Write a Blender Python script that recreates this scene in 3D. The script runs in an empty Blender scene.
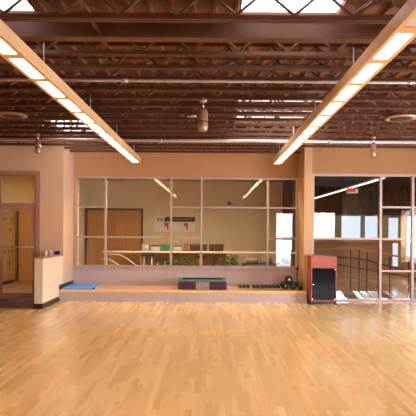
import bpy, bmesh, math, random
from mathutils import Vector, Matrix
random.seed(7)
S = bpy.context.scene
COL = S.collection
PI = math.pi

# ------------------------------------------------------------------ materials
def srgb(r, g, b):
    f = lambda c: (c / 12.92 if c <= 0.04045 else ((c + 0.055) / 1.055) ** 2.4)
    return (f(r / 255), f(g / 255), f(b / 255), 1)

def newmat(name):
    m = bpy.data.materials.new(name); m.use_nodes = True
    nt = m.node_tree; nt.nodes.clear()
    out = nt.nodes.new('ShaderNodeOutputMaterial')
    return m, nt, out

def pbr(name, col, rough=0.6, metal=0.0, var=0.06, scale=6.0, spec=0.5, bump=0.0, bscale=60, coat=0.0):
    m, nt, out = newmat(name)
    b = nt.nodes.new('ShaderNodeBsdfPrincipled')
    b.inputs['Roughness'].default_value = rough
    b.inputs['Metallic'].default_value = metal
    b.inputs['Specular IOR Level'].default_value = spec
    b.inputs['Coat Weight'].default_value = coat
    tc = nt.nodes.new('ShaderNodeTexCoord')
    n = nt.nodes.new('ShaderNodeTexNoise'); n.inputs['Scale'].default_value = scale; n.inputs['Detail'].default_value = 4
    nt.links.new(tc.outputs['Object'], n.inputs['Vector'])
    r = nt.nodes.new('ShaderNodeValToRGB')
    c = col
    r.color_ramp.elements[0].position = 0.3; r.color_ramp.elements[1].position = 0.7
    r.color_ramp.elements[0].color = (c[0]*(1-var), c[1]*(1-var), c[2]*(1-var), 1)
    r.color_ramp.elements[1].color = (min(1, c[0]*(1+var)), min(1, c[1]*(1+var)), min(1, c[2]*(1+var)), 1)
    nt.links.new(n.outputs['Fac'], r.inputs['Fac'])
    nt.links.new(r.outputs['Color'], b.inputs['Base Color'])
    if bump:
        n2 = nt.nodes.new('ShaderNodeTexNoise'); n2.inputs['Scale'].default_value = bscale
        nt.links.new(tc.outputs['Object'], n2.inputs['Vector'])
        bp = nt.nodes.new('ShaderNodeBump'); bp.inputs['Strength'].default_value = bump; bp.inputs['Distance'].default_value = 0.01
        nt.links.new(n2.outputs['Fac'], bp.inputs['Height']); nt.links.new(bp.outputs['Normal'], b.inputs['Normal'])
    nt.links.new(b.outputs[0], out.inputs[0])
    return m

def wood(name, c1, c2, rough=0.4, scale=(1, 1, 1), spec=0.5, freq=3.0):
    m, nt, out = newmat(name)
    b = nt.nodes.new('ShaderNodeBsdfPrincipled'); b.inputs['Roughness'].default_value = rough
    b.inputs['Specular IOR Level'].default_value = spec
    tc = nt.nodes.new('ShaderNodeTexCoord'); mp = nt.nodes.new('ShaderNodeMapping'); mp.inputs['Scale'].default_value = scale
    nt.links.new(tc.outputs['Object'], mp.inputs['Vector'])
    n = nt.nodes.new('ShaderNodeTexNoise'); n.inputs['Scale'].default_value = freq; n.inputs['Detail'].default_value = 6; n.inputs['Distortion'].default_value = 0.6
    nt.links.new(mp.outputs[0], n.inputs['Vector'])
    r = nt.nodes.new('ShaderNodeValToRGB'); r.color_ramp.elements[0].position = .3; r.color_ramp.elements[1].position = .7
    r.color_ramp.elements[0].color = c1; r.color_ramp.elements[1].color = c2
    nt.links.new(n.outputs['Fac'], r.inputs['Fac']); nt.links.new(r.outputs['Color'], b.inputs['Base Color'])
    nt.links.new(b.outputs[0], out.inputs[0])
    return m

def strip_floor(name, cols, w=0.057, L=0.9, rough=0.2, axis='Y', spec=0.5, coat=0.6):
    """hardwood strips running along axis, each board with its own tone"""
    m, nt, out = newmat(name)
    N = nt.nodes.new; K = nt.links.new
    b = N('ShaderNodeBsdfPrincipled'); b.inputs['Specular IOR Level'].default_value = spec
    b.inputs['Coat Weight'].default_value = coat; b.inputs['Coat Roughness'].default_value = 0.09
    tc = N('ShaderNodeTexCoord'); sp = N('ShaderNodeSeparateXYZ'); K(tc.outputs['Object'], sp.inputs[0])
    U, V = ('X', 'Y') if axis == 'Y' else ('Y', 'X')
    def math_(op, a, bb=None):
        n = N('ShaderNodeMath'); n.operation = op
        if isinstance(a, (int, float)): n.inputs[0].default_value = a
        else: K(a, n.inputs[0])
        if bb is not None:
            if isinstance(bb, (int, float)): n.inputs[1].default_value = bb
            else: K(bb, n.inputs[1])
        return n.outputs[0]
    u = math_('DIVIDE', sp.outputs[U], w); row = math_('FLOOR', u); fu = math_('FRACT', u)
    wn = N('ShaderNodeTexWhiteNoise'); wn.noise_dimensions = '1D'; K(row, wn.inputs['W'])
    v = math_('ADD', math_('DIVIDE', sp.outputs[V], L), math_('MULTIPLY', wn.outputs['Value'], 17.3))
    pl = math_('FLOOR', v); fv = math_('FRACT', v)
    cb = N('ShaderNodeCombineXYZ'); K(row, cb.inputs[0]); K(pl, cb.inputs[1])
    w2 = N('ShaderNodeTexWhiteNoise'); w2.noise_dimensions = '3D'; K(cb.outputs[0], w2.inputs['Vector'])
    # grain
    mp = N('ShaderNodeMapping'); mp.inputs['Scale'].default_value = (30, 2.2, 1) if axis == 'Y' else (2.2, 30, 1)
    K(tc.outputs['Object'], mp.inputs[0])
    gn = N('ShaderNodeTexNoise'); gn.inputs['Scale'].default_value = 1.5; gn.inputs['Detail'].default_value = 5; K(mp.outputs[0], gn.inputs[0])
    f = math_('ADD', math_('MULTIPLY', w2.outputs['Value'], 0.6), math_('MULTIPLY', gn.outputs['Fac'], 0.35))
    r = N('ShaderNodeValToRGB'); cr = r.color_ramp
    cr.elements[0].position = 0.0; cr.elements[0].color = cols[0]
    cr.elements[1].position = 1.0; cr.elements[1].color = cols[-1]
    for i, c in enumerate(cols[1:-1]):
        e = cr.elements.new((i + 1) / (len(cols) - 1)); e.color = c
    K(f, r.inputs['Fac'])
    # seams
    su = math_('LESS_THAN', fu, 0.035); sv = math_('LESS_THAN', fv, 0.004)
    seam = math_('MAXIMUM', su, sv)
    mx = N('ShaderNodeMixRGB'); mx.blend_type = 'MULTIPLY'; K(math_('MULTIPLY', seam, 0.35), mx.inputs[0]); K(r.outputs[0], mx.inputs[1]); mx.inputs[2].default_value = (.25, .14, .07, 1)
    K(mx.outputs[0], b.inputs['Base Color'])
    rn = N('ShaderNodeTexNoise'); rn.inputs['Scale'].default_value = 0.8; K(tc.outputs['Object'], rn.inputs[0])
    K(math_('ADD', math_('MULTIPLY', rn.outputs['Fac'], 0.1), math_('ADD', rough - 0.05, math_('MULTIPLY', w2.outputs['Value'], 0.06))), b.inputs['Roughness'])
    K(b.outputs[0], out.inputs[0])
    return m

def emit(name, col, strength):
    m, nt, out = newmat(name)
    e = nt.nodes.new('ShaderNodeEmission'); e.inputs[0].default_value = col; e.inputs[1].default_value = strength
    nt.links.new(e.outputs[0], out.inputs[0]); return m

def glass(name, tint=(.93, .95, .94, 1), ior=1.45):
    m, nt, out = newmat(name)
    t = nt.nodes.new('ShaderNodeBsdfTransparent'); t.inputs[0].default_value = tint
    g = nt.nodes.new('ShaderNodeBsdfGlossy'); g.inputs['Roughness'].default_value = 0.0
    f = nt.nodes.new('ShaderNodeFresnel'); f.inputs[0].default_value = ior
    ge = nt.nodes.new('ShaderNodeNewGeometry'); iv = nt.nodes.new('ShaderNodeMath'); iv.operation = 'SUBTRACT'; iv.inputs[0].default_value = 1.8
    k2 = nt.nodes.new('ShaderNodeMath'); k2.operation = 'MULTIPLY'; k2.inputs[1].default_value = 1.8
    nt.links.new(ge.outputs['Backfacing'], k2.inputs[0]); nt.links.new(k2.outputs[0], iv.inputs[1])
    mu = nt.nodes.new('ShaderNodeMath'); mu.operation = 'MULTIPLY'; mu.use_clamp = True
    nt.links.new(f.outputs[0], mu.inputs[0]); nt.links.new(iv.outputs[0], mu.inputs[1])
    mx = nt.nodes.new('ShaderNodeMixShader')
    nt.links.new(mu.outputs[0], mx.inputs[0]); nt.links.new(t.outputs[0], mx.inputs[1]); nt.links.new(g.outputs[0], mx.inputs[2])
    nt.links.new(mx.outputs[0], out.inputs[0]); return m

M = {}
M['floor'] = strip_floor('maple_floor', [(.78,.44,.16,1), (.90,.59,.25,1), (.94,.65,.30,1), (.96,.72,.37,1)], rough=.24)
M['deck'] = strip_floor('platform_boards', [(.74,.42,.20,1), (.82,.50,.25,1), (.88,.57,.31,1)], rough=.3, axis='X')
M['brownfloor'] = strip_floor('brown_floor', [(.36,.17,.08,1), (.42,.21,.10,1), (.46,.24,.12,1)], w=.09, rough=.22)
M['hallfloor'] = pbr('hall_carpet', (.25,.14,.09), .6)
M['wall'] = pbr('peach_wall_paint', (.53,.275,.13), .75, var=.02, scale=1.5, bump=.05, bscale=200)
M['wallcol'] = pbr('peach_paint_lit_column', (.60,.36,.19), .75, var=.02, scale=1.5)  # same wall paint, lightened in colour for the light on the column
M['wallright'] = pbr('peach_paint_shaded_right', (.42,.21,.095), .75, var=.02, scale=1.5)  # same wall paint, darkened in colour for shade on the right front wall
M['wallside'] = pbr('peach_paint_lit_front', (.72,.46,.285), .75, var=.02, scale=1.5)  # same wall paint, daylight on the door wall put into the colour
M['return'] = pbr('peach_paint_lit_return', (.68,.46,.31), .75, var=.02, scale=1.5)  # same wall paint, daylight on the left return put into the colour
M['cream'] = pbr('cream_wall_paint', (.74,.62,.50), .7, var=.02, scale=1.5)
M['tan'] = pbr('tan_back_wall', (.76,.63,.43), .8, var=.03, scale=2)
M['lav'] = pbr('grey_mauve_panel', (.52,.41,.40), .6, var=.03)
M['mull'] = pbr('mauve_aluminium', (.50,.36,.34), .45, .2, var=.04)
M['doorframe'] = pbr('brown_mauve_frame', (.44,.215,.15), .5, .0, var=.05)
M['steel'] = pbr('brown_painted_steel', (.115,.033,.011), .55, .0, var=.18, scale=3)
M['web'] = pbr('grey_brown_web_steel', (.17,.09,.06), .45, .2, var=.15, scale=4)
M['deckmetal'] = pbr('roof_deck_paint', (.20,.068,.030), .7, var=.12, scale=2)
M['pipe'] = pbr('pale_pipe', (.62,.52,.50), .35, .3, var=.08)
M['housing'] = pbr('tan_lamp_housing', (.80,.49,.25), .45, var=.03)
M['lens'] = emit('lit_lamp_lens', (1, .72, .43, 1), 21)
M['dimlens'] = pbr('unlit_lamp_lens', (.62,.58,.62), .4)
M['panel'] = emit('added_panel_light', (1, .80, .50, 1), 90)
M['panelsoft'] = emit('soft_added_panel', (1, .80, .52, 1), 62)
M['black'] = pbr('black_rubber', (.012,.012,.013), .5, var=.2)
M['chrome'] = pbr('chrome', (.7,.7,.72), .2, 1.0)
M['railgrey'] = pbr('brushed_rail', (.45,.40,.36), .35, .6)
M['satin'] = pbr('satin_grey_rail', (.50,.45,.40), .5, .1)
M['blackbase'] = pbr('black_baseboard', (.02,.016,.015), .45, var=.2)
M['teal'] = pbr('teal_plastic', (.07,.20,.20), .5)
M['purple'] = pbr('maroon_plastic', (.10,.018,.05), .45)
M['purple2'] = pbr('plum_plastic', (.075,.02,.065), .45)
M['blue'] = pbr('blue_vinyl', (.09,.34,.95), .45, var=.05)
M['navy'] = pbr('navy_plastic', (.012,.014,.22), .35)
M['clear'] = pbr('frosted_plastic', (.75,.70,.64), .3)
M['glass'] = glass('window_glass', (.95,.95,.94,1), 1.5)
M['tintglass'] = glass('tinted_glass', (.36,.385,.41,1), 1.45)
M['smoke'] = pbr('black_glass_door', (.006,.006,.008), .05, spec=.06)
M['redwood'] = wood('red_wood_laminate', srgb(150,62,42), srgb(172,78,52), .35, (1,1,8))
M['oak'] = wood('orange_oak_trim', (.52,.25,.09,1), (.62,.32,.13,1), .4, (1,6,6))
M['nosing'] = wood('pale_oak_nosing', (.80,.46,.20,1), (.88,.54,.26,1), .4, (1,6,6))
M['palewood'] = wood('pale_wood_rail', (.72,.54,.36,1), (.80,.62,.44,1), .4, (1,6,6))
M['doorwood'] = wood('veneer_door', (.46,.21,.07,1), (.58,.28,.10,1), .45, (8,1,1.2))
M['darkframe'] = pbr('dark_door_frame', (.09,.055,.035), .5)
M['locker'] = pbr('cream_locker_paint', (.78,.62,.33), .5, var=.06)
M['white'] = pbr('white_card', (.80,.78,.74), .6, var=.02)
M['green'] = pbr('green_card', (.05,.35,.22), .6)
M['leaf'] = pbr('green_leaf', (.06,.15,.03), .6, var=.4, scale=20)
M['brownbox'] = pbr('dark_brown_box', (.12,.05,.03), .6)
M['header'] = pbr('dark_banner_header', (.035,.03,.045), .6)
M['red'] = pbr('red_print', (.55,.06,.04), .6)
M['maroon'] = pbr('maroon_metal', (.15,.02,.015), .5)
M['counterwood'] = wood('counter_wood', (.52,.30,.10,1), (.62,.38,.15,1), .5, (6,1,1))
M['dark'] = pbr('dark_ceiling_paint', (.035,.024,.018), .8)
M['drape'] = pbr('dark_brown_drape', (.055,.035,.022), .9, var=.3)
M['post'] = pbr('pale_green_column', (.45,.44,.30), .6)
M['brownwall'] = wood('brown_plank_wall', (.46,.27,.16,1), (.56,.34,.21,1), .5, (1,1,18), freq=4)
M['darkmetal'] = pbr('dark_metal', (.03,.027,.03), .4, .4)
M['mat'] = pbr('brown_walk_off_mat', (.14,.07,.055), .9, bump=.3, bscale=300)
M['plaster'] = pbr('outer_wall', (.6,.5,.4), .8)
M['terracotta'] = pbr('brown_pot', (.25,.12,.07), .7)
M['canopygold'] = pbr('bronze_metal', (.50,.30,.20), .35, .6)
M['greycloth'] = pbr('grey_foam', (.22,.20,.20), .8)

# ------------------------------------------------------------------ mesh helpers
def box(bm, x0, x1, y0, y1, z0, z1):
    v = [bm.verts.new(p) for p in ((x0,y0,z0),(x1,y0,z0),(x1,y1,z0),(x0,y1,z0),(x0,y0,z1),(x1,y0,z1),(x1,y1,z1),(x0,y1,z1))]
    for f in ((0,3,2,1),(4,5,6,7),(0,1,5,4),(1,2,6,5),(2,3,7,6),(3,0,4,7)):
        bm.faces.new([v[i] for i in f])
def rbox(bm, x0, x1, y0, y1, z0, z1, r=.01, seg=2):
    t = bmesh.new(); box(t, x0, x1, y0, y1, z0, z1)
    bmesh.ops.bevel(t, geom=list(t.edges), offset=r, segments=seg, affect='EDGES', profile=.5)
    me = bpy.data.meshes.new('t'); t.to_mesh(me); t.free(); bm.from_mesh(me); bpy.data.meshes.remove(me)
def tube(bm, pts, r, n=10, cap=True):
    pts = [Vector(p) for p in pts]; rings = []
    up = None
    for i, p in enumerate(pts):
        d = (pts[min(i+1, len(pts)-1)] - pts[max(i-1, 0)]).normalized()
        if up is None:
            up = Vector((0,0,1)) if abs(d.z) < .9 else Vector((1,0,0))
        a = d.cross(up).normalized(); b = a.cross(d).normalized(); up = b
        rr = r[i] if isinstance(r, (list, tuple)) else r
        rings.append([bm.verts.new(p + a*math.cos(2*PI*k/n)*rr + b*math.sin(2*PI*k/n)*rr) for k in range(n)])
    for i in range(len(rings)-1):
        for k in range(n):
            f = bm.faces.new((rings[i][k], rings[i][(k+1)%n], rings[i+1][(k+1)%n], rings[i+1][k])); f.smooth = True
    if cap:
        bm.faces.new(list(reversed(rings[0]))); bm.faces.new(rings[-1])
def lathe(bm, prof, c=(0,0,0), n=20, axis='Z'):
    rings = []
    for r, h in prof:
        ring = []
        for k in range(n):
            a = 2*PI*k/n
            p = (r*math.cos(a), r*math.sin(a), h)
            if axis == 'Y': p = (r*math.cos(a), h, r*math.sin(a))
            if axis == 'X': p = (h, r*math.cos(a), r*math.sin(a))
            ring.append(bm.verts.new((p[0]+c[0], p[1]+c[1], p[2]+c[2])))
        rings.append(ring)
    for i in range(len(rings)-1):
        for k in range(n):
            f = bm.faces.new((rings[i][k], rings[i][(k+1)%n], rings[i+1][(k+1)%n], rings[i+1][k])); f.smooth = n > 8
    bm.faces.new(list(reversed(rings[0]))); bm.faces.new(rings[-1])
def prism(bm, poly, y0, y1):
    """polygon in XZ extruded along Y"""
    a = [bm.verts.new((x, y0, z)) for x, z in poly]; b = [bm.verts.new((x, y1, z)) for x, z in poly]
    bm.faces.new(a); bm.faces.new(list(reversed(b)))
    n = len(poly)
    for i in range(n): bm.faces.new((a[i], b[i], b[(i+1)%n], a[(i+1)%n]))
def obj(name, bm, mat, parent=None, base=None):
    bmesh.ops.recalc_face_normals(bm, faces=list(bm.faces))
    me = bpy.data.meshes.new(name)
    if base is not None: bmesh.ops.translate(bm, verts=list(bm.verts), vec=-Vector(base))
    bm.to_mesh(me); bm.free(); me.materials.append(M[mat] if isinstance(mat, str) else mat)
    o = bpy.data.objects.new(name, me); COL.objects.link(o)
    if base is not None: o.location = base
    if parent: o.parent = parent
    return o
def B(fn, *a, **k):
    bm = bmesh.new(); fn(bm, *a, **k); return bm
def boxes(*bs):
    bm = bmesh.new()
    for b in bs: box(bm, *b)
    return bm
def thing(name, label, cat, loc=(0,0,0), rz=0, group=None):
    o = bpy.data.objects.new(name, None); COL.objects.link(o); o.location = loc; o.rotation_euler = (0,0,rz)
    o.empty_display_size = .1
    o['label'] = label; o['category'] = cat
    if group: o['group'] = group
    return o
def tag(o, label, cat, group=None):
    o['label'] = label; o['category'] = cat
    if group: o['group'] = group
    return o
def struct(name, bm, mat, parent=None, label=None):
    o = obj(name, bm, mat, parent)
    if not parent: o['kind'] = 'structure'
    if label: o['label'] = label
    return o
def sempty(name, label=None, loc=(0,0,0)):
    o = bpy.data.objects.new(name, None); COL.objects.link(o); o['kind'] = 'structure'; o.location = loc
    if label: o['label'] = label
    return o
def dup(root, loc=None, rz=None, label=None, group=None):
    r = root.copy(); COL.objects.link(r)
    if loc is not None: r.location = loc
    if rz is not None: r.rotation_euler = (0,0,rz)
    if label: r['label'] = label
    if group: r['group'] = group
    for ch in list(root.children):
        c = ch.copy(); COL.objects.link(c); c.parent = r
        for g in list(ch.children):
            d = g.copy(); COL.objects.link(d); d.parent = c
    return r

# ------------------------------------------------------------------ key dimensions (metres)
F = 520.0; EYE = 1.55
YF, YR = 11.3, 12.1          # door wall / right glazing plane, recessed window plane
XL, XR = -3.25, 1.98         # sides of the recess
ZP = .24                     # platform height
ZD = 3.60                    # underside of the roof deck
ZJ = 3.27                    # underside of the joists
WX = 6.4; YB = -3.2

# ------------------------------------------------------------------ shell
struct('floor', boxes((-WX, WX, YB, YF, -.1, 0)), 'floor', label='glossy yellow maple strip floor of the studio')
# front wall: left piece with door opening, top pieces
DX0, DX1, DZ = -4.72, -3.76, 2.78
GX0, GX1, GZ = 2.15, 5.10, 2.77
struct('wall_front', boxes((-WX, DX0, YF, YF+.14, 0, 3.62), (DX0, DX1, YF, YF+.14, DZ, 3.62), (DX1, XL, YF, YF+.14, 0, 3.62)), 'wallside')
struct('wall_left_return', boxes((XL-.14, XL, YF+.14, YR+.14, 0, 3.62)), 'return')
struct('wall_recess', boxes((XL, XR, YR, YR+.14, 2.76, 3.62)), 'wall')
struct('wall_recess_base', boxes((XL, XR, YR-.0, YR+.12, 0, .64)), 'lav', label='grey mauve knee wall under the long window')
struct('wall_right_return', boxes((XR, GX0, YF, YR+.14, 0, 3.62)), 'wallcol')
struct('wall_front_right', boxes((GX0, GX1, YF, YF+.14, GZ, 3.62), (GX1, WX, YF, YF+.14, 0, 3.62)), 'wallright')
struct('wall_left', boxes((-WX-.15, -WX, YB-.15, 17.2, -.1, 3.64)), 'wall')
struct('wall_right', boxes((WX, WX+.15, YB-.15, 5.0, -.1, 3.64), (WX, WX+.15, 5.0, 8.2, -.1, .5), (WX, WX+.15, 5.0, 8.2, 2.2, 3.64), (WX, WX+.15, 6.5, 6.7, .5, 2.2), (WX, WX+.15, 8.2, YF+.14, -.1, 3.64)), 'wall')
# back wall with a window opening, behind the viewer
bw = bmesh.new()
wins = [(3.35,6.1)]
box(bw, -WX, 3.35, YB-.15, YB, 0, 1.1); box(bw, 4.2, WX, YB-.15, YB, 0, 1.1); box(bw, 3.35, 4.2, YB-.15, YB, 1.02, 1.1); box(bw, -WX, WX, YB-.15, YB, 2.4, 3.64)
xs = -WX
for a, b in wins: box(bw, xs, a, YB-.15, YB, 1.1, 2.4); xs = b
box(bw, xs, WX, YB-.15, YB, 1.1, 2.4)
struct('wall_back', bw, 'wall')

# roof deck with skylight openings
sky = [(.25, 1.18, 4.15, 5.03), (-2.2, -1.70, 4.15, 5.03), (.39, 1.95, 8.1, 10.0), (-3.15, -2.45, 9.7, 11.5)]
X = sorted(set([-WX-.15, WX+.15] + [v for s in sky for v in s[:2]]))
Y = sorted(set([YB-.15, YR+.14] + [v for s in sky for v in s[2:]]))
bm = bmesh.new()
for i in range(len(X)-1):
    for j in range(len(Y)-1):
        cx, cy = (X[i]+X[i+1])/2, (Y[j]+Y[j+1])/2
        if any(s[0] < cx < s[1] and s[2] < cy < s[3] for s in sky): continue
        box(bm, X[i], X[i+1], Y[j], Y[j+1], ZD, ZD+.05)
struct('ceiling', bm, 'deckmetal', label='brown steel roof deck above the joists')
# ribs of the deck (running away from the viewer)
bm = bmesh.new()
k = -WX
while k < WX:
    cuts = [(YB, YR)]
    for s in sky:
        if s[0]-.03 < k < s[1]+.03:
            nc = []
            for a, b in cuts:
                if s[2] > a and s[3] < b: nc += [(a, s[2]), (s[3], b)]
                else: nc.append((a, b))
            cuts = nc
    for a, b in cuts: prism(bm, [(k-.03, ZD), (k-.015, ZD-.03), (k+.015, ZD-.03), (k+.03, ZD)], a, b)
    k += .2
r = struct('ceiling_ribs', bm, 'deckmetal'); r['kind'] = 'structure'
for i, s in enumerate(sky):
    w = sempty('window_%d' % (i+5), label=['skylight over the middle of the room, nearest', 'skylight at upper left corner', 'far skylight between the lamp rows', 'far skylight left of the left lamp row'][i])
    x0, x1, y0, y1 = s; t = .04
    struct('window_frame', boxes((x0-t,x0,y0-t,y1+t,ZD+.051,ZD+.07),(x1,x1+t,y0-t,y1+t,ZD+.051,ZD+.07),(x0,x1,y0-t,y0,ZD+.051,ZD+.07),(x0,x1,y1,y1+t,ZD+.051,ZD+.07)), 'white', w)
    struct('glass_pane', boxes((x0-t,x1+t,y0-t,y1+t,ZD+.071,ZD+.078)), 'glass', w)

# ------------------------------------------------------------------ middle room behind the long window
struct('wall_middle_room', boxes((-4.3, 2.15, 15.9, 16.0, 0, 3.1)), 'tan')
struct('wall_middle_room_left', boxes((-4.3, -4.15, YR+.5, 15.9, 0, 3.1), (-4.3, XL-.14, YR+.4, YR+.5, 0, 3.1), (XL-.14, XL, YR+.14, YR+.5, 0, 3.1)), 'tan')
struct('wall_middle_room_right', boxes((2.12, 2.2, YR+.14, 17.2, 0, 3.1)), 'dark')
struct('floor_middle_room', boxes((-4.3, 2.2, YR+.12, 16.0, -.1, 0)), 'hallfloor')
struct('ceiling_middle_room', boxes((-4.3, 2.2, YR+.14, 16.0, 3.0, 3.1)), 'tan')
for i, x in enumerate((-1.5, .45)):  # added lamps, hidden above the window head, to light the middle room
    t = thing('added_panel_light', ['unseen light panel added over the wooden doors', 'unseen light panel added over the long counter'][i], 'ceiling light', (x, 12.49, 2.96))
    obj('frame', boxes((-.64,.64,-.19,-.16,-.055,.04),(-.64,.64,.16,.19,-.055,.04),(-.64,-.61,-.16,.16,-.055,.04),(.61,.64,-.16,.16,-.055,.04)), 'white', t)  # rim deepened as a baffle to darken the upper back wall
    obj('diffuser', boxes((-.61,.61,-.16,.16,.01,.02)), 'panelsoft', t)

t = thing('added_panel_light', 'unseen light panel added at the far right end of the railing room', 'ceiling light', (6.7, 13.6, 2.96))  # added lamp, out of frame, to brighten the railing room
obj('frame', boxes((-.34,.34,-.34,-.30,0,.04),(-.34,.34,.30,.34,0,.04),(-.34,-.30,-.30,.30,0,.04),(.30,.34,-.30,.30,0,.04)), 'white', t)
obj('diffuser', boxes((-.30,.30,-.30,.30,.01,.02)), 'panelsoft', t)
# hall behind the door
struct('wall_hall', boxes((-WX, -4.3, 15.0, 15.1, 0, 3.1)), 'tan')
struct('floor_hall', boxes((-WX, XL-.14, YF, 15.1, -.1, -.0)), 'hallfloor')
struct('ceiling_hall', boxes((-WX, XL-.14, YF+.14, 15.1, 3.0, 3.1)), 'tan')
t = thing('added_panel_light', 'unseen light panel added in the locker corridor', 'ceiling light', (-5.5, 12.6, 2.96))  # added lamp, out of view, to brighten the corridor
obj('frame', boxes((-.24,.24,-.24,-.20,0,.04),(-.24,.24,.20,.24,0,.04),(-.24,-.20,-.20,.20,0,.04),(.20,.24,-.20,.20,0,.04)), 'white', t)
obj('diffuser', boxes((-.20,.20,-.20,.20,.01,.02)), 'panel', t)

# ------------------------------------------------------------------ right room
YW = 17.0
RX0, RX1 = 2.2, 8.0
rw = bmesh.new()
openings = [(3.20, 3.93, 1.26, 2.03), (4.18, 4.86, 1.26, 2.03), (4.95, 5.42, 1.26, 2.03), (5.72, 6.10, 1.26, 1.98), (5.86, 6.10, .35, 1.16)]
xx = sorted(set([RX0, RX1] + [v for o in openings for v in o[:2]])); zz = sorted(set([0, 3.1] + [v for o in openings for v in o[2:]]))
for i in range(len(xx)-1):
    for j in range(len(zz)-1):
        cx, cz = (xx[i]+xx[i+1])/2, (zz[j]+zz[j+1])/2
        if any(o[0] < cx < o[1] and o[2] < cz < o[3] for o in openings): continue
        if cz > 1.26 and cz < 2.03: continue
        box(rw, xx[i], xx[i+1], YW, YW+.15, zz[j], zz[j+1])
struct('wall_far_right', rw, 'brownwall')
# pale piers between the far windows
pr = bmesh.new(); px = [RX0] + [v for o in openings[:4] for v in o[:2]] + [RX1]
for i in range(0, len(px), 2): box(pr, px[i], px[i+1], YW-.02, YW+.15, 1.26, 2.03)
box(pr, 5.72, 6.10, YW-.02, YW+.15, 1.98, 2.03)
struct('wall_far_piers', pr, 'post')
struct('wall_far_right_side', boxes((RX1, RX1+.1, YF+.14, YW+.15, 0, 3.1), (WX, RX1+.1, YF, YF+.14, 0, 3.1)), 'brownwall')
struct('floor_right_room', boxes((XR, RX1+.1, YF, YW+.15, -.1, 0)), 'brownfloor')
struct('ceiling_right_room', boxes((2.2, RX1+.1, YF+.14, YW+.15, 3.0, 3.1)), 'dark')
for i, o in enumerate(openings):
    w = sempty('window_%d' % (i+9))
    x0, x1, z0, z1 = o; t = .025
    struct('window_frame', boxes((x0,x0+t,YW+.02,YW+.07,z0,z1),(x1-t,x1,YW+.02,YW+.07,z0,z1),(x0+t,x1-t,YW+.02,YW+.07,z0,z0+t),(x0+t,x1-t,YW+.02,YW+.07,z1-t,z1)), 'post', w)
    struct('glass_pane', boxes((x0+t,x1-t,YW+.04,YW+.05,z0+t,z1-t)), 'tintglass', w)
struct('trim_1', B(rbox, 2.25, 7.9, YW-.12, YW-.021, 1.13, 1.24, .01), 'oak', label='orange wooden sill under the far windows')
# drape
bm = bmesh.new(); n = 240; vs = []
for i in range(n+1):
    x = 2.25 + (7.9-2.25)*i/n
    y = YW-.16 + .035*math.sin(i*.55) + .015*math.sin(i*1.9+1)
    z0 = 2.04 + .015*math.sin(i*.31)
    vs.append([bm.verts.new((x, y, z0)), bm.verts.new((x, y, 2.5)), bm.verts.new((x, y*.3+.7*(YW-.15), 2.98)),
               bm.verts.new((x, y+.015, 2.98)), bm.verts.new((x, y+.015, 2.5)), bm.verts.new((x, y+.015, z0))])
for i in range(n):
    for k in range(6):
        f = bm.faces.new((vs[i][k], vs[i+1][k], vs[i+1][(k+1)%6], vs[i][(k+1)%6])); f.smooth = True
tag(obj('curtain', bm, 'drape'), 'dark brown gathered curtain hanging above the far bright windows', 'curtain')
# diagonal lamp strip and sign
P1 = Vector((3.86, 11.8, 2.76)); P2 = Vector((3.22, 16.7, 2.575))
t = thing('strip_light', 'white strip light running diagonally under the dark ceiling behind the glazing', 'light', P1)
d = P2 - P1
bm = bmesh.new(); bmesh.ops.create_cube(bm, size=1)
for v in bm.verts: v.co = Vector((v.co.x*.13, v.co.y*d.length, v.co.z*.05))
o = obj('housing', bm, 'white', t); o.rotation_euler = (math.asin(d.z/d.length), 0, -math.atan2(d.x, d.y)); o.location = d/2
bm = bmesh.new(); bmesh.ops.create_cube(bm, size=1)
for v in bm.verts: v.co = Vector((v.co.x*.08, v.co.y*(d.length-.1), v.co.z*.012))
o2 = obj('lens', bm, emit('weak_strip_lens', (1,.85,.65,1), 3), t); o2.rotation_euler = o.rotation_euler
q = o.rotation_euler.to_matrix() @ Vector((0,0,-.031)); o2.location = d/2 + q
for f_ in (.08, .5, .92):
    p = d*f_
    obj('hanger_rod', B(tube, [p+Vector((0,0,.025)), (p.x, p.y, 2.998-P1.z)], .006, 6), 'darkmetal', t)
t = thing('hanging_sign', 'red and white sign box hanging below the diagonal strip light', 'sign', (3.47, 13.05, 2.50))
obj('sign_body', B(rbox, -.13, .16, -.03, .03, -.03, .075, .008), 'white', t)
obj('sign_face', B(rbox, -.12, .09, -.045, -.031, .0, .10, .004), emit('red_backlit_face', (.85,.05,.06,1), .75), t)
obj('hanger_rod', B(tube, [(0,0,.075), (0,0,.16)], .008, 6), 'white', t)

# handrail of the ramp in the right room
t = thing('ramp_railing', 'ramp railing with orange wooden handrail and dark posts behind the right glazing', 'railing', (2.5, 13.0, 0))
obj('handrail', B(tube, [(0,0,1.09),(1.12,0,1.09),(1.3,-.02,1.05),(2.1,-.1,.90),(3.6,-.25,.62)], .026, 8), 'oak', t)
for x, z in ((.95,1.07),(1.16,1.07),(1.35,1.02),(1.62,.97),(1.9,.92),(2.35,.83),(2.9,.73),(3.4,.63)):
    y = 0 if x < 1.2 else -(x-1.12)*.1
    obj('post', B(tube, [(x,y,0),(x,y,z-.02)], .017, 8), 'darkmetal', t)
obj('lower_rail', B(tube, [(0,.0,.86),(.95,0,.86),(1.25,-.02,.82),(2.1,-.1,.60),(3.6,-.25,.25)], .016, 8), 'darkmetal', t)
obj('lower_rail', B(tube, [(0,.0,.82-.02),(1.0,0,.62),(2.2,-.11,.43),(3.6,-.25,.12)], .013, 8), 'darkmetal', t)

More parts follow.
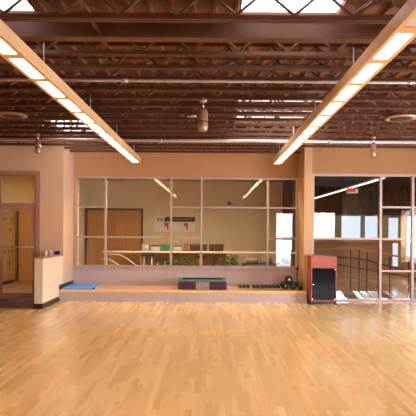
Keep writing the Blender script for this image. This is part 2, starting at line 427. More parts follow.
# ------------------------------------------------------------------ window grid helper
def glazing(name, label, y, x0, x1, z0, z1, verts, bars, mat='mull', w=.045, dep=.09):
    root = sempty(name, label)
    h = w/2
    yc = y
    struct('window_frame', boxes((x0,x0+w,yc,yc+dep,z0,z1),(x1-w,x1,yc,yc+dep,z0,z1),(x0+w,x1-w,yc,yc+dep,z0,z0+w),(x0+w,x1-w,yc,yc+dep,z1-w,z1)), mat, root)
    for v in verts: struct('mullion', boxes((v-h,v+h,yc,yc+dep,z0+w,z1-w)), mat, root)
    edges = [x0+w/2] + list(verts) + [x1-w/2]
    for i in range(len(edges)-1):
        a, b = edges[i]+h, edges[i+1]-h
        zs = [z0+w-h] + sorted(bars[i]) + [z1-w+h]
        for z in bars[i]: struct('transom_bar', boxes((a,b,yc+.005,yc+dep-.005,z-h*.8,z+h*.8)), mat, root)
        for j in range(len(zs)-1):
            lo, hi = zs[j]+h*.8, zs[j+1]-h*.8
            struct('glass_pane', boxes((a,b,yc+dep/2-.003,yc+dep/2+.003,lo,hi)), 'glass', root)
    return root
glazing('window_1', 'long five-bay interior window above the platform', YR+.01, XL+.04, XR, .645, 2.755,
        [-2.51,-.977,-.267,1.28], [[1.345,2.05],[1.345],[1.345,2.05],[2.05],[1.345,2.05]])
struct('wall_recess_filler', boxes((XL, XL+.04, YR, YR+.14, .64, 2.76)), 'wall')
glazing('window_2', 'tall floor-to-head glazing right of the column', YF+.01, GX0, GX1, 0.0, GZ,
        [3.65,4.35], [[1.36],[.66,1.36,2.05],[.66,1.36,2.05]], w=.05)
struct('trim_2', boxes((XL+.04, XR, YR-.03, YR-.0, .615, .65)), 'mull', label='thin sill under the long window')

# ------------------------------------------------------------------ door on the left
dr = sempty('door_1', 'glazed door in brown mauve frame with transom light')
struct('door_frame', boxes((DX0,DX0+.07,YF-.02,YF+.12,0,DZ),(DX1-.085,DX1,YF-.02,YF+.12,0,DZ),(DX0+.07,DX1-.085,YF-.02,YF+.12,2.69,DZ),(DX0+.07,DX1-.085,YF-.02,YF+.12,2.00,2.085)), 'doorframe', dr)
struct('transom_pane', boxes((DX0+.07,DX1-.085,YF+.05,YF+.056,2.085,2.69)), 'glass', dr)
LX0, LX1 = DX0+.075, DX1-.09
lf = struct('door_leaf', boxes((LX0,LX0+.065,YF,YF+.045,.01,1.995),(LX1-.06,LX1,YF,YF+.045,.01,1.995),(LX0+.065,LX1-.06,YF,YF+.045,1.92,1.995),(LX0+.065,LX1-.06,YF,YF+.045,.01,.13)), 'doorframe', dr)
o = struct('glass_pane', boxes((LX0+.065,LX1-.06,YF+.02,YF+.026,.13,1.92)), 'glass', lf)
pb = bmesh.new(); tube(pb, [(LX0+.03,YF-.06,1.13),(LX1-.03,YF-.06,1.13)], .017, 8); tube(pb, [(LX0+.04,YF,1.13),(LX0+.04,YF-.06,1.13)], .012, 6); tube(pb, [(LX1-.04,YF,1.13),(LX1-.04,YF-.06,1.13)], .012, 6)
o = struct('push_bar', pb, 'railgrey', lf)
struct('threshold', boxes((DX0,DX1,YF-.10,YF-.021,0,.015)), 'railgrey', dr)

t = thing('entrance_mat', 'dark brown walk-off mat with metal edge in front of the glass door', 'mat', (-4.9, 10.5, 0))
obj('carpet', boxes((-1.2, 1.48, -.64, .69, .002, .012)), 'mat', t)
obj('metal_edging', boxes((-1.2, 1.48, -.67, -.641, .0, .016)), 'railgrey', t)

# half wall
hw = sempty('wall_half', 'cream half wall with a wooden cap beside the platform')
PX0, PX1, PY0 = -3.405, XL-.0, 9.94
struct('wall_core', boxes((PX0, PX1, PY0, YF-.001, 0, .95)), 'cream', hw)
struct('cap', B(rbox, PX0-.02, PX1+.02, PY0-.02, YF-.001, .95, .98, .006), 'oak', hw)
struct('wall_lower_left_return', boxes((XL-.001, XL+.004, YF+.0, YR, ZP, 2.3)), 'cream') if False else None
bb = boxes((PX0-.012, PX1+.012, PY0-.012, PY0, 0, .10), (PX1, PX1+.012, PY0, 11.0, 0, .10), (PX0-.012, PX0, PY0, YF, 0, .10))
struct('baseboard_half_wall', bb, 'blackbase')
struct('baseboard_recess', boxes((XL, XL+.012, 11.0, YR-.001, ZP, ZP+.10)), 'blackbase')
struct('baseboard_front', boxes((DX1, PX0-.013, YF-.012, YF, 0, .10), (-WX, DX0, YF-.012, YF, 0, .10)), 'blackbase')

# platform
pf = sempty('platform', 'low wooden platform below the long window')
PF = 11.0
struct('riser', boxes((XL+.001, XR-.0, PF+.02, PF+.05, 0, ZP-.05)), 'lav', pf)
struct('deck_boards', boxes((XL+.001, XR-.001, PF+.05, YR-.001, ZP-.05, ZP)), 'deck', pf)
struct('nosing', B(rbox, XL+.001, XR+.02, PF, PF+.05, ZP-.05, ZP, .012, 3), 'nosing', pf)
struct('side_riser', boxes((XR-.0, XR+.02, PF+.02, YF-.001, 0, ZP-.05)), 'lav', pf)

t = thing('wall_outlet', 'small cream outlet plate low on the side wall of the recess', 'outlet', (XL, 11.72, .67))
obj('plate', B(rbox, .0, .008, -.04, .04, -.06, .06, .003), 'housing', t)
for z in (-.025, .025): obj('socket', boxes((.0081,.011,-.015,.015,z-.014,z+.014)), 'doorframe', t)

# ------------------------------------------------------------------ things on cap
zc = .981
t = thing('tissue_box', 'small navy blue box on the far end of the wooden cap', 'box', (-3.33, 11.12, zc))
obj('body', B(rbox, -.05, .06, -.045, .045, 0, .065, .008), 'navy', t)
obj('lid', B(rbox, -.052, .062, -.047, .047, .0651, .075, .004), 'navy', t)
for (y, lab) in ((10.35, 'clear plastic cup on the half wall cap, nearer the camera end'), (10.65, 'clear plastic cup on the half wall cap, nearer the navy box')):
    bm = bmesh.new(); lathe(bm, [(.03,0),(.04,.11),(.043,.11),(.04,.115),(.037,.11),(.027,.006)], n=14)
    o = obj('plastic_cup', bm, 'clear'); o.location = (-3.33, y, zc); tag(o, lab, 'cup')

# ------------------------------------------------------------------ exercise mat
t = thing('exercise_mat', 'bright blue folding exercise mat lying on the platform corner', 'mat', (-2.9, 11.55, ZP))
for i, (y0, y1) in enumerate(((-.46,-.02),(-.015,.42))):
    obj('mat_panel', B(rbox, -.31, .32-.05*i, y0, y1, 0.001, .035, .01), 'blue', t)
obj('strap', boxes((.30,.37,-.45,-.36,.001,.02)), 'black', t)

# ------------------------------------------------------------------ step bench on risers
SX, SY = -.22, 11.4
def riser(loc, lab, mat):
    t = thing('step_riser', lab, 'step riser', loc, group='step risers under the aerobic bench')
    obj('block', B(rbox, -.185, .185, -.2, .2, 0.0, .044, .008), mat, t)
    obj('rim', B(rbox, -.192, .192, -.205, .205, .0441, .0535, .004), mat, t)
    return t
names = ['lowest', 'middle', 'topmost']
for sx, side in ((-.335, 'left'), (.335, 'right')):
    for k in range(3):
        riser((SX+sx, SY, ZP+.001+k*.0545), f'{names[k]} maroon riser block in the {side} stack under the teal step bench', 'purple' if (k+(sx>0))%2 == 0 else 'purple2')
t = thing('step_bench', 'teal aerobic step bench with black top on stacked maroon risers', 'step bench', (SX, SY, ZP+.1648))
obj('deck', B(rbox, -.53, .53, -.2, .2, 0, .05, .018, 3), 'teal', t)
bm = bmesh.new(); rbox(bm, -.44, .44, -.15, .15, .05, .062, .004)
o = obj('top_mat', bm, 'black', t)
for k in range(7): obj('grip_rib', boxes((-.43, .43, -.13+k*.043-.004, -.13+k*.043+.004, .0621, .065)), 'black', t)

# ------------------------------------------------------------------ dumbbells
def dumbbell(r, L):
    t = thing('dumbbell', '', 'dumbbell')
    for s in (-1, 1):
        bm = bmesh.new(); a = s*(L/2); b = s*(L/2-L*.3)
        lo, hi = min(a,b), max(a,b)
        lathe(bm, [(r*.82,lo),(r,lo+.01),(r,hi-.01),(r*.82,hi)], (0,0,r*.87), 6, 'Y')
        obj('head', bm, 'black', t)
    obj('handle', B(lathe, [(.013,-L*.2),(.017,0),(.013,L*.2)], (0,0,r*.87), 10, 'Y'), 'chrome', t)
    return t
xs = [.62,.705,.79, .925,1.015,1.105,1.195,1.285,1.375,1.465]
proto = dumbbell(.041, .17)
ordn = ['first','second','third','fourth','fifth','sixth','seventh','eighth','ninth','tenth']
for i, x in enumerate(xs):
    o = proto if i == 0 else dup(proto)
    o.location = (x, 11.62 + random.uniform(-.01,.01), ZP); o.rotation_euler.z = random.uniform(-.02,.02)
    o['label'] = f'small black hex dumbbell, {ordn[i]} in the row counted from the step bench'; o['group'] = 'small dumbbells lined up on the platform'
def round_bell(r, L):
    t = thing('round_dumbbell', '', 'dumbbell')
    for s in (-1, 1):
        a = s*L/2; b = s*(L/2-L*.32); lo, hi = min(a,b), max(a,b)
        obj('head', B(lathe, [(r*.7,lo),(r*.95,lo+.008),(r,lo+.02),(r,hi-.02),(r*.95,hi-.008),(r*.7,hi)], (0,0,r), 24, 'Y'), 'black', t)
        a2 = s*(L/2+.004); lo, hi = min(s*L/2, a2), max(s*L/2, a2)
        obj('end_cap', B(lathe, [(r*.17,lo+.0005),(r*.14,hi)], (0,0,r), 14, 'Y'), 'chrome', t)
    obj('handle', B(lathe, [(.015,-L*.19),(.019,0),(.015,L*.19)], (0,0,r), 10, 'Y'), 'chrome', t)
    return t
rb = round_bell(.078, .22)
for i, (x, y, z, rz, lab) in enumerate([(1.585,11.48,ZP,.12,'large round black dumbbell at the left of the heap by the column'),
                                        (1.765,11.42,ZP,-.12,'large round black dumbbell with shiny end in the middle of the heap'),
                                        (1.72,11.72,ZP,.9,'large round black dumbbell lying slanted at the back of the heap')]):
    o = rb if i == 0 else dup(rb)
    o.location = (x, y, z); o.rotation_euler.z = rz; o['label'] = lab; o['group'] = 'heap of large dumbbells'
dup(rb, (1.675, 11.45, ZP+.140), 0, 'large round black dumbbell resting on top of the two front ones', 'heap of large dumbbells')
# coiled rope and bag to the right of the heap
bm = bmesh.new()
pts = [(.07*math.cos(a*.6)*(1+.1*math.sin(a)), .07*math.sin(a*.6), .02+.002*a+.01*math.sin(a*1.7)) for a in range(0, 48)]
pts += [(.09,-.03,.03),(.125,-.05,.016),(.15,-.09,.014)]
tube(bm, pts, .013, 6); o = obj('jump_rope', bm, 'black'); o.location = (1.93, 11.66, ZP); o.scale = (.7,1,1)
o.location = (1.86, 11.85, ZP); tag(o, 'coil of black rope on the platform between the heap and the recess corner', 'rope')
t = thing('kettlebell', 'black kettlebell at the right end of the heap beside the column', 'kettlebell', (1.895, 11.12, ZP))
t.location = (1.90, 11.27, ZP)
obj('ball', B(lathe, [(.03,0),(.05,.02),(.06,.055),(.053,.09),(.035,.11),(.02,.115)], (0,0,0), 20), 'black', t)
obj('handle', B(tube, [(-.035,0,.10),(-.052,0,.14),(-.035,0,.175),(0,0,.185),(.035,0,.175),(.052,0,.14),(.035,0,.10)], .012, 8), 'black', t)
t = thing('pull_rope', 'thin dark cord hanging from the black knob at the sill corner', 'cord', (1.955, 12.04, .60))
obj('cord', B(tube, [(0,0,0),(-.01,-.01,-.1),(.0,0,-.2),(-.005,-.02,-.33)], .012, 6), 'darkframe', t)
obj('knob', B(lathe, [(.01,-.06),(.03,-.05),(.034,-.02),(.02,0),(.01,.002)], (.0,.0,.05), 12, 'Y'), 'black', t)

# ------------------------------------------------------------------ equipment cabinet
CX, CY = 2.295, 10.72
t = thing('equipment_cabinet', 'reddish wood equipment cabinet with black glass door beside the right glazing', 'cabinet', (CX, CY, 0))
w, d_, z0, z1 = .265, .44, .07, .98
bm = bmesh.new()
box(bm, -w, -w+.02, 0, d_, z0, z1); box(bm, w-.02, w, 0, d_, z0, z1); box(bm, -w+.02, w-.02, d_-.015, d_, z0, z1); box(bm, -w+.02, w-.02, 0.0, d_-.015, z0, z0+.03)
obj('body', bm, 'redwood', t)
obj('top_panel', B(rbox, -w-.008, w+.008, -.012, d_+.005, z1, z1+.025, .005), 'redwood', t)
obj('header_panel', boxes((-w+.02, w-.02, 0, .02, .76, z1)), 'redwood', t)
dd = obj('door', boxes((-w+.025, w-.025, -.006, .012, z0+.032, .755)), 'smoke', t)
obj('handle', B(lathe, [(.012,-.03),(.012,-.006)], (-w+.045,0,.42), 12, 'Y'), 'chrome', dd)
for (x, z) in ((w-.04,.735),(-w+.035,z0+.05),(w-.04,z0+.05)):
    obj('hinge', B(rbox, x-.014, x+.014, -.012, -.0061, z-.01, z+.01, .002), 'chrome', dd)
for k in range(6): obj('shelf_unit', boxes((-w+.022, w-.022, .03, d_-.02, .14+k*.1, .20+k*.1)), 'darkmetal', t)
for x in (-w+.035, w-.035):
    for y in (.04, d_-.05):
        c = obj('caster', B(lathe, [(.033,-.014),(.036,0),(.033,.014)], (x,y,.036), 14, 'X'), 'black', t)
        obj('fork', boxes((x-.022,x+.022,y-.02,y+.02,.055,z0)), 'darkmetal', c)
obj('base_skirt', boxes((-w+.0, w-.0, .015, .03, .03, z0)), 'black', t)
obj('power_cord', B(tube, [(-w-.005,.3,.3),(-w-.025,.28,.1),(-w-.02,.2,.02),(-w-.03,.05,.015),(-w-.005,-.03,.015)], .018, 6), 'black', t)

# ------------------------------------------------------------------ roof joists
PITCH = .437; HALF = .24
def bar_mesh(sgn, dz):
    bm = bmesh.new(); tube(bm, [(-HALF/2*sgn,0,0),(HALF/2*sgn,0,dz)], .012, 6)
    bmesh.ops.recalc_face_normals(bm, faces=list(bm.faces))
    me = bpy.data.meshes.new('web_bar'); bm.to_mesh(me); bm.free(); me.materials.append(M['web']); return me
TOPZ = ZD - .031
dz = TOPZ - .05 - (ZJ + .05) 
meU, meD = bar_mesh(1, dz), bar_mesh(-1, dz)
def chord_mesh(x0, x1, z0, up):
    bm = bmesh.new(); w, tk, h = .038, .008, .045
    if up:
        box(bm, x0, x1, -w, -.010, z0, z0+tk); box(bm, x0, x1, .010, w, z0, z0+tk)
        box(bm, x0, x1, -.018, -.010, z0+tk, z0+h); box(bm, x0, x1, .010, .018, z0+tk, z0+h)
    else:
        box(bm, x0, x1, -w, -.010, z0-tk, z0); box(bm, x0, x1, .010, w, z0-tk, z0)
        box(bm, x0, x1, -.018, -.010, z0-h, z0-tk); box(bm, x0, x1, .010, .018, z0-h, z0-tk)
    return bm
ks = [2.067 + .21*i for i in range(-1, 18)]
cnt = 0
cache = {}
def joist(y, x0, x1, label, ph):
    t = thing('roof_joist', label, 'roof joist', (0, y, 0), group='open-web roof joists')
    key = (x0, x1)
    if key not in cache:
        a = obj('bottom_chord', chord_mesh(x0, x1, ZJ, True), 'steel', t); b = obj('top_chord', chord_mesh(x0, x1, TOPZ, False), 'steel', t)
        cache[key] = (a.data, b.data)
    else:
        for nm, me in zip(('bottom_chord','top_chord'), cache[key]):
            o = bpy.data.objects.new(nm, me); COL.objects.link(o); o.parent = t
    x = x0 + ph; i = 0
    while x + HALF < x1:
        o = bpy.data.objects.new('web_bar', meU if i % 2 == 0 else meD); COL.objects.link(o); o.parent = t
        o.location = (x + HALF/2, 0, ZJ + .05); x += HALF; i += 1
    return t
num = ['nearest', 'second', 'third', 'fourth', 'fifth', 'sixth', 'seventh', 'eighth', 'ninth', 'tenth', 'eleventh', 'twelfth', 'thirteenth', 'fourteenth', 'fifteenth', 'sixteenth']
BEAMY = None
nb = 0
for i, k in enumerate(ks):
    y = 520/430*1.72*k
    if i == 2:
        BEAMY = y; continue
    if y > YR - .08: break
    x0, x1 = (-WX+.01, WX-.01) if y < YF-.06 else (XL+.01, XR-.01)
    if i < 2: lab = ['brown open-web roof joist overhead, nearest the camera', 'brown open-web roof joist with dark bars, just in front of the solid beam'][i]
    else:
        lab = f'brown open-web roof joist, {num[nb] if nb else "first"} behind the solid beam'; nb += 1
    # the phase puts a bottom node near the places the photograph shows
    ph = {0: .1, 1: .33, 6: .17}.get(i, random.choice((.17, .17+.23, .05, .62)))
    joist(y, x0, x1, lab, ph)
t = thing('roof_beam', 'solid brown steel I-beam crossing the room between the nearest joists', 'beam', (0, BEAMY, 0))
obj('web_plate', boxes((-WX+.01, WX-.01, -.006, .006, ZJ+.012, ZJ+.208)), 'steel', t)
obj('bottom_flange', boxes((-WX+.01, WX-.01, -.06, .06, ZJ, ZJ+.012)), 'steel', t)
obj('top_flange', boxes((-WX+.01, WX-.01, -.06, .06, ZJ+.208, ZJ+.22)), 'steel', t)
# bridging lines running away from viewer (angles tying the joists)
for i, x in enumerate((-4.4, -1.05, 2.5)):
    o = obj('bridging_rod', boxes((x-.018, x+.018, 3.6, YF-.06, ZJ+.051, ZJ+.056)), 'steel', None)
    tag(o, ['slim steel bridging strip along the joists left of the left lamp row', 'slim steel bridging strip along the joists between the lamp rows', 'slim steel bridging strip along the joists right of the right lamp row'][i], 'bridging')

# pipes
for y, r, lab in ((5.84, .017, 'thin pale pipe crossing under the fifth joist'), (9.86, .032, 'thick pale pipe crossing the room near the glazed wall')):
    t = thing('pipe', lab, 'pipe', (0, y, ZJ-.06 if r < .03 else ZJ-.05))
    obj('tube', B(tube, [(-WX+.01,0,0),(WX-.01,0,0)], r, 10), 'pipe', t)
    for x in (-4.2,-1.0,2.2,5.2): obj('coupling', B(lathe, [(r*1.25,-.03),(r*1.35,0),(r*1.25,.03)], (x,0,0), 12, 'X'), 'pipe', t)
    for x in (-3.2,.1,3.4): obj('hanger', B(tube, [(x,0,r),(x,0,.06 if r<.03 else .05)], .006, 6), 'steel', t)

# ------------------------------------------------------------------ linear lamp rows
def lamp_row(x0, x1, lx0, lx1, start, n, dim, label):
    zb = 2.946; yend = start + .68*(n-1) + .6 + .04; y0 = start - .04
    t = thing('linear_pendant_lamp', label, 'ceiling lamp', (0, 0, zb))
    bm = bmesh.new()
    xc = (x0+x1)/2
    # hollow channel: two cheeks, top, and bottom cross pieces between lenses
    box(bm, x0, lx0, y0, yend, 0, .11); box(bm, lx1, x1, y0, yend, 0, .11); box(bm, lx0, lx1, y0, yend, .06, .11)
    box(bm, lx0, lx1, y0, y0+.04, 0, .06); box(bm, lx0, lx1, yend-.04, yend, 0, .06)
    obj('housing', bm, 'housing', t)
    for i in range(n):
        a = start + .68*i
        o = obj('lens', boxes((lx0, lx1, a+.01, a+.57, .006, .014)), 'dimlens' if i in dim else 'lens', t)
        if i < n-1: obj('cross_bar', boxes((lx0, lx1, a+.57, a+.69, 0, .05)), 'housing', t)
    y = yend - .35
    while y > 0:
        obj('hanger_rod', B(tube, [(xc, y, .11), (xc, y, ZJ-zb+.06)], .006, 6), 'pipe', t); y -= 1.9
    return t
lamp_row(-1.735, -1.545, -1.70, -1.585, 3.616-.68*4, 15, (), 'long tan linear ceiling lamp with bright lenses on the left')
lamp_row(1.265, 1.455, 1.300, 1.418, 3.685-.68*4, 15, (3,), 'long tan linear ceiling lamp with bright lenses on the right')

# ------------------------------------------------------------------ pendants and rings
def pendant(x, y, zb, h, w, lab):
    t = thing('pendant_lamp', lab, 'pendant lamp', (x, y, zb))
    obj('body', B(lathe, [(w*.7,.0),(w*.95,.02),(w,.06),(w,h-.06),(w*.8,h-.02),(w*.3,h)], (0,0,0), 20), 'canopygold', t)
    obj('band', B(lathe, [(w*1.03,h*.38),(w*1.05,h*.39),(w*1.05,h*.41),(w*1.03,h*.42)], (0,0,0), 20), 'darkmetal', t)
    obj('stem', B(tube, [(0,0,h),(0,0,ZJ-zb-.055)], .012, 8), 'chrome', t)
    obj('canopy', B(lathe, [(w*.5,-.06),(w*.85,-.045),(w*.85,-.02),(w*.5,-.001)], (0,0,ZJ-zb), 16), 'canopygold', t)
    return t
pendant(-.145, 6.83, 2.835, .30, .066, 'bronze cylinder pendant in the middle of the room between the lamp rows')
pendant(-3.2, 9.47, 2.90, .26, .05, 'bronze cylinder pendant on the left, hanging before the door wall')
pendant(2.91, 9.47, 2.89, .26, .05, 'bronze cylinder pendant on the right, hanging before the glazed wall')
for x, y, r, lab in ((-3.02, 7.793, .22, 'flat round ring diffuser under the joists at the left edge'), (2.80, 7.793, .235, 'flat round ring diffuser under the joists at the right edge'), (-.33, 7.793, .07, 'small round ceiling fitting left of the middle pendant')):
    t = thing('ring_diffuser', lab, 'ceiling fitting', (x, y, ZJ-.045))
    obj('ring', B(lathe, [(r*.72,0),(r*.8,-.012),(r,0),(r*.97,.02),(r*.75,.03)], (0,0,0), 28), 'canopygold', t)
    obj('core', B(lathe, [(r*.3,-.014),(r*.6,-.0135),(r*.66,-.0125)], (0,0,0), 24), 'black', t)
    obj('neck', B(lathe, [(r*.4,.0305),(r*.4,.0445)], (0,0,0), 16), 'darkmetal', t)

# ------------------------------------------------------------------ middle room contents
YWm = 15.9
def ax(x, Y): return (x-213)*Y/F
# double doors
dd = sempty('door_2', 'wide veneered wooden double door in dark frame')
x0, x1, zt = -3.84, -2.2, 2.10
struct('door_frame', boxes((x0-.06,x0,YWm-.05,YWm,0,zt+.06),(x1,x1+.06,YWm-.05,YWm,0,zt+.06),(x0,x1,YWm-.05,YWm,zt,zt+.06)), 'darkframe', dd)
xm = (x0+x1)/2
for a, b in ((x0, xm-.003), (xm+.003, x1)):
    lf = struct('door_leaf', boxes((a,b,YWm-.04,YWm-.001,.01,zt)), 'doorwood', dd)
    c = b-.08 if a == x0 else a+.08
    struct('handle', B(tube, [(c,YWm-.04,.98),(c,YWm-.09,.98),(c+.04,YWm-.09,.98)], .012, 6), 'chrome', lf)
# banner
t = thing('wall_banner', 'white banner with dark header bar and two red emblems on the back wall', 'banner', (-1.16, YWm-.021, 1.70))
obj('board', B(rbox, -.625, .625, 0, .019, -.24, .24, .004), 'white', t)
obj('header_bar', B(prism, [(-.36,.065),(-.29,.215),(.61,.215),(.61,.065)], -.006, -.001), 'header', t)
bm = bmesh.new(); xx = -.10
while xx < .5:
    wd = random.choice((.03,.04,.05)); box(bm, xx, xx+wd, -.009, -.0061, .115, .165); xx += wd+.014
obj('header_marks', bm, 'red', t)
bm = bmesh.new()
for i in range(4):
    xa, xb = -.56+.05*i, -.56+.05*(i+1); za, zb_ = (.18, .08) if i % 2 == 0 else (.08, .18)
    prism(bm, [(xa-.014,za),(xa+.014,za),(xb+.014,zb_),(xb-.014,zb_)], -.006-.0005*i, -.001)
obj('emblem_w', bm, 'maroon', t)
for cx in (-.26, .34):
    bm = bmesh.new(); prism(bm, [(cx-.05,.03),(cx+.07,.03),(cx+.055,-.05),(cx+.06,-.16),(cx+.01,-.18),(cx+.0,-.08),(cx-.06,-.06)], -.006, -.001)
    e = obj('emblem', bm, 'red', t)
    obj('emblem_green_edge', B(prism, [(cx-.075,.02),(cx-.052,.025),(cx-.062,-.06),(cx-.08,-.05)], -.006, -.001), 'leaf', e)  # dark green left side of the printed emblem
# alarm, wall plate
t = thing('fire_alarm', 'small dark red alarm box high on the tan back wall', 'alarm', (.49, YWm-.03, 2.33))
obj('housing', B(rbox, -.055, .055, 0, .029, -.055, .055, .008), 'maroon', t)
obj('lens', B(rbox, -.02, .02, -.012, -.0005, -.02, .02, .004), 'red', t)
t = thing('wall_switch', 'small pale switch plate on the tan back wall above the rail', 'switch', (.46, YWm-.009, 1.12))
obj('plate', B(rbox, -.05, .05, 0, .008, -.07, .07, .003), 'white', t)
obj('toggle', boxes((-.012,.012,-.008,-.0005,-.02,.02)), 'white', t)
# long counter
cx0, cx1 = -2.12, .42; CYc = 15.2
t = thing('long_counter', 'long light wooden counter with open front along the back wall', 'counter', ((cx0+cx1)/2, CYc, 0))
hw_ = (cx1-cx0)/2
obj('worktop', B(rbox, -hw_, hw_, -.25, .35, .86, .90, .008), 'oak', t)
obj('back_panel', boxes((-hw_+.03, hw_-.03, .30, .32, .05, .859)), 'counterwood', t)
for x in (-hw_+.02, -.4, .45, hw_-.05): obj('side_panel', boxes((x, x+.03, -.2, .299, 0, .859)), 'counterwood', t)
obj('shelf', boxes((-hw_+.055, -.405, -.15, .295, .42, .44)), 'counterwood', t)
# boxes on counter
def cbox(x, w, h, mat, lab, lidmat=None):
    t = thing('storage_box', lab, 'box', (x, CYc, .901))
    obj('body', B(rbox, -w/2, w/2, -.12, .12, 0, h, .005), mat, t)
    obj('lid', B(rbox, -w/2-.006, w/2+.006, -.126, .126, h+.0005, h+.03, .005), lidmat or mat, t)
cbox(-1.96, .2, .17, 'white', 'white storage box at the left end of the long counter')
cbox(-1.66, .26, .13, 'white', 'white storage box with dark lid on the long counter, second from the door', 'brownbox')
cbox(-1.36, .24, .16, 'green', 'green storage box on the long counter')
cbox(-1.02, .22, .13, 'white', 'white storage box with green lid on the long counter', 'green')
cbox(-.78, .12, .19, 'oak', 'narrow orange box on the long counter beside the dark crates')
cbox(-.42, .5, .17, 'brownbox', 'long dark brown crate on the long counter')
cbox(.10, .42, .17, 'brownbox', 'dark brown crate at the right end of the long counter')
# long wooden rail
t = thing('wooden_rail', 'long pale wooden rail running behind the long window', 'rail', (-.3, 13.2, 0))
obj('rail', B(rbox, -2.5, 2.4, -.03, .03, .93, .98, .01), 'palewood', t)
for x in (-2.35, 2.3): obj('post', B(tube, [(x,0,0),(x,0,.93)], .02, 8), 'darkframe', t)
# curved handrails
for i, (pts, lab) in enumerate((([(-2.75,0,.86),(-2.6,0,.90),(-2.45,0,.915),(-2.3,0,.905),(-2.1,0,.80),(-1.85,0,.62),(-1.7,0,.5)], 'curved brushed metal handrail behind the window, taller one'),
                  ([(-2.78,0,.80),(-2.6,0,.81),(-2.5,0,.80),(-2.38,0,.74),(-2.1,0,.55)], 'curved brushed metal handrail behind the window, shorter one'))):
    t = thing('curved_handrail', lab, 'handrail', (0, 12.75-.25*i, 0))
    obj('rail', B(tube, pts, .02, 10), 'satin', t)
    for p in (pts[1], pts[-1]): obj('post', B(tube, [(p[0],0,0),(p[0],0,p[2]-.005)], .016, 8), 'satin', t)
# stools, plants, machine, mats below the rail
def stool(x, y, h, lab):
    t = thing('stool', lab, 'stool', (x, y, 0))
    obj('seat', B(rbox, -.17, .17, -.15, .15, h, h+.06, .02), 'black', t)
    for a in (-.12, .12):
        for b in (-.1, .1): obj('leg', B(tube, [(a,b,.0),(a*.85,b*.85,h)], .012, 6), 'white', t)
    obj('footrest', boxes((-.11,.11,-.11,-.09,.45,.47)), 'darkmetal', t)
stool(-1.78, 14.3, .80, 'tall stool with black seat and white legs in front of the counter')
stool(-1.42, 14.4, .66, 'lower stool with black seat and white legs beside the taller one')
def plant(x, y, h, r, n, lab):
    t = thing('potted_plant', lab, 'plant', (x, y, 0))
    obj('pot', B(lathe, [(.09,0),(.13,.24),(.14,.25),(.12,.25),(.10,.2)], (0,0,0), 16), 'terracotta', t)
    obj('stem', B(tube, [(0,0,.2),(.01,.01,h*.7)], .012, 6), 'leaf', t)
    bm = bmesh.new()
    for k in range(n):
        a = random.uniform(0, 2*PI); rr = r*math.sqrt(random.random()); z = h*random.uniform(.55, 1)
        p = Vector((rr*math.cos(a), rr*math.sin(a)*.7, z)); d = Vector((math.cos(a), math.sin(a), random.uniform(-.4,.7))).normalized()
        s = d.cross(Vector((0,0,1))).normalized()*.03; L = random.uniform(.07,.13)
        up = Vector((0,0,.004))
        v = [bm.verts.new(q) for q in (p, p+d*L*.5+s, p+d*L, p+d*L*.5-s, p+d*L*.5+up*3)]
        for i in range(4): bm.faces.new((v[i], v[(i+1)%4], v[4]))
    obj('foliage', bm, 'leaf', t)
plant(-1.13, 13.75, .68, .14, 90, 'short leafy potted plant beside the low stool')
plant(-.74, 13.9, .80, .2, 150, 'bushy potted plant in front of the middle of the counter')
plant(.42, 13.85, .85, .21, 200, 'widest leafy potted plant near the right end of the counter')
# exercise bike-like machine
t = thing('exercise_bike', 'dark exercise bike with grey frame between the plants', 'exercise bike', (-.12, 14.4, 0))
obj('frame', B(tube, [(-.3,0,.06),(-.05,0,.25),(.15,0,.55),(.2,0,.86)], .03, 8), 'darkmetal', t)
obj('flywheel', B(lathe, [(.18,-.03),(.2,-.02),(.2,.02),(.18,.03)], (-.15,0,.28), 24, 'Y'), 'darkmetal', t)
obj('seat', B(rbox, -.32, -.1, -.08, .08, .74, .79, .02), 'black', t)
obj('seat_post', B(tube, [(-.2,0,.4),(-.22,0,.74)], .018, 8), 'chrome', t)
obj('handlebar', B(tube, [(.14,-.2,.84),(.2,-.18,.88),(.22,0,.88),(.2,.18,.88),(.14,.2,.84)], .014, 8), 'greycloth', t)
for y in (-.0,): obj('base', boxes((-.35,.3,-.22,-.16,.0,.05),(-.35,.3,.16,.22,0,.05)), 'darkmetal', t)
# grey rolled mats on low cabinet
t = thing('low_cabinet', 'low dark cabinet right of the plants below the rail', 'cabinet', (1.35, 14.1, 0))
obj('body', B(rbox, -.55, .68, -.2, .25, .02, .62, .01), 'brownbox', t)
for x in (-.24, .07, .38): obj('door', B(rbox, x-.14, x+.15, -.215, -.201, .06, .58, .004), 'greycloth', t)
for i, (x, z, y) in enumerate(((1.07,.696,14.05),(1.45,.696,14.05))):
    bm = B(lathe, [(.065,-.16),(.075,-.155),(.075,.155),(.065,.16)], (0,0,0), 20, 'X')
    o = obj('rolled_mat', bm, 'greycloth'); o.location = (x, y, z); tag(o, ['rolled grey mat on the low cabinet, nearer the plants','rolled grey mat on the low cabinet, farther from the plants'][i], 'mat', 'rolled grey mats')

# bright window pair at the right end of the middle room
for i, (x0, x1, z0, z1) in enumerate(((1.52, 2.03, 1.36, 2.0), (1.52, 1.90, .42, 1.26))):
    pass

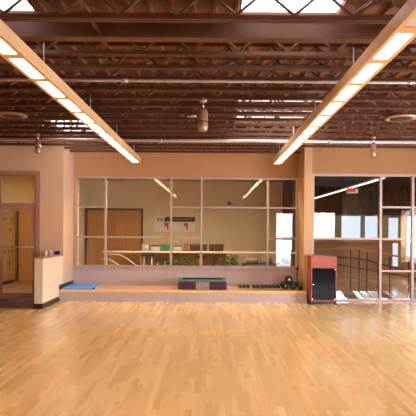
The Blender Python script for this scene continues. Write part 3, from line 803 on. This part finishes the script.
# ------------------------------------------------------------------ hall contents
for i in range(5):
    y0 = 12.35 + i*.5
    t = thing('locker', ['cream two-tier locker in the corridor, nearest the glass door','cream two-tier locker in the corridor, second from the glass door','cream two-tier locker in the corridor, middle one of five','cream two-tier locker in the corridor, second from the wooden door','cream two-tier locker in the corridor, beside the wooden door'][i], 'locker', (-5.64, y0, 0), group='corridor lockers')
    obj('body', boxes((-.6, -.02, .0, .498, .08, 1.92)), 'locker', t)
    obj('plinth', boxes((-.6, -.04, .0, .498, 0, .079)), 'blackbase', t)
    for j in (0, 1):
        dd = obj('door', B(rbox, -.0199, .0, .01, .488, .09+.915*j, .985+.915*j, .005), 'locker', t)
        obj('handle', boxes((.0005,.015,.05,.07,.50+.915*j,.62+.915*j)), 'darkmetal', dd)
        obj('vent', boxes(*[(.0003,.003,.15,.35,.85+.915*j+.025*q,.858+.915*j+.025*q) for q in range(3)]), 'darkmetal', dd)
struct('trim_3', boxes((-6.39, -5.66, 12.35, 14.99, 1.93, 2.09)), 'tan', label='soffit above the lockers')
dd = sempty('door_3', 'veneered wooden door at the end of the corridor')
struct('door_frame', boxes((-5.63,-5.58,14.94,15.0,0,2.1),(-4.62,-4.57,14.94,15.0,0,2.1),(-5.58,-4.62,14.94,15.0,2.05,2.1)), 'darkframe', dd)
lf = struct('door_leaf', boxes((-5.58,-4.62,14.955,14.995,.01,2.05)), 'doorwood', dd)
struct('handle', B(tube, [(-4.72,14.955,1.0),(-4.72,14.9,1.0),(-4.82,14.9,1.0)], .012, 6), 'chrome', lf)

# ------------------------------------------------------------------ light
W = bpy.data.worlds.new('sky'); S.world = W; W.use_nodes = True
bg = W.node_tree.nodes['Background']; bg.inputs[0].default_value = (.92,.95,1,1); bg.inputs[1].default_value = 6
sun = bpy.data.lights.new('sun', 'SUN'); sun.energy = 45; sun.angle = .01; sun.color = (.95,.97,1)
so = bpy.data.objects.new('sun', sun); COL.objects.link(so)
dirv = Vector((-.17, -1, -.335)).normalized()
so.rotation_euler = dirv.to_track_quat('-Z', 'Y').to_euler(); so.location = (6, 22, 6)
for i, (pos, dr_, wd, en) in enumerate([((4.725, YB-.2, 1.75), (0,1,0), 2.75, 130), ((3.775, YB-.2, .5), (0,1,0), .85, 32), ((WX+.2, 5.75, 1.35), (-1,0,0), 1.45, 165), ((WX+.2, 7.45, 1.35), (-1,0,0), 1.45, 165)]):
    l = bpy.data.lights.new('window_daylight', 'AREA'); l.shape = 'RECTANGLE'; l.size = wd; l.size_y = 1.0 if wd < .9 else 1.3; l.energy = en; l.color = (.86,.93,1)
    o = bpy.data.objects.new('window_daylight', l); COL.objects.link(o); o.location = pos
    o.rotation_euler = Vector(dr_).to_track_quat('-Z','Y').to_euler()

# ------------------------------------------------------------------ camera
cam = bpy.data.cameras.new('camera'); co = bpy.data.objects.new('camera', cam); COL.objects.link(co)
cam.sensor_width = 36; cam.lens = F/416*36
co.location = (0, 0, EYE)
ROLL = math.radians(.4)
co.matrix_world = Matrix.Translation((0,0,EYE)) @ Matrix.Rotation(PI/2, 4, 'X') @ Matrix.Rotation(ROLL, 4, 'Z')
cam.shift_x = -5/416; cam.shift_y = 21/416
cam.clip_start = .05
S.camera = co
S.view_settings.view_transform = 'Standard'; S.view_settings.look = 'None'
S.view_settings.gamma = 1; S.view_settings.use_curve_mapping = False
S.view_settings.exposure = 0.32
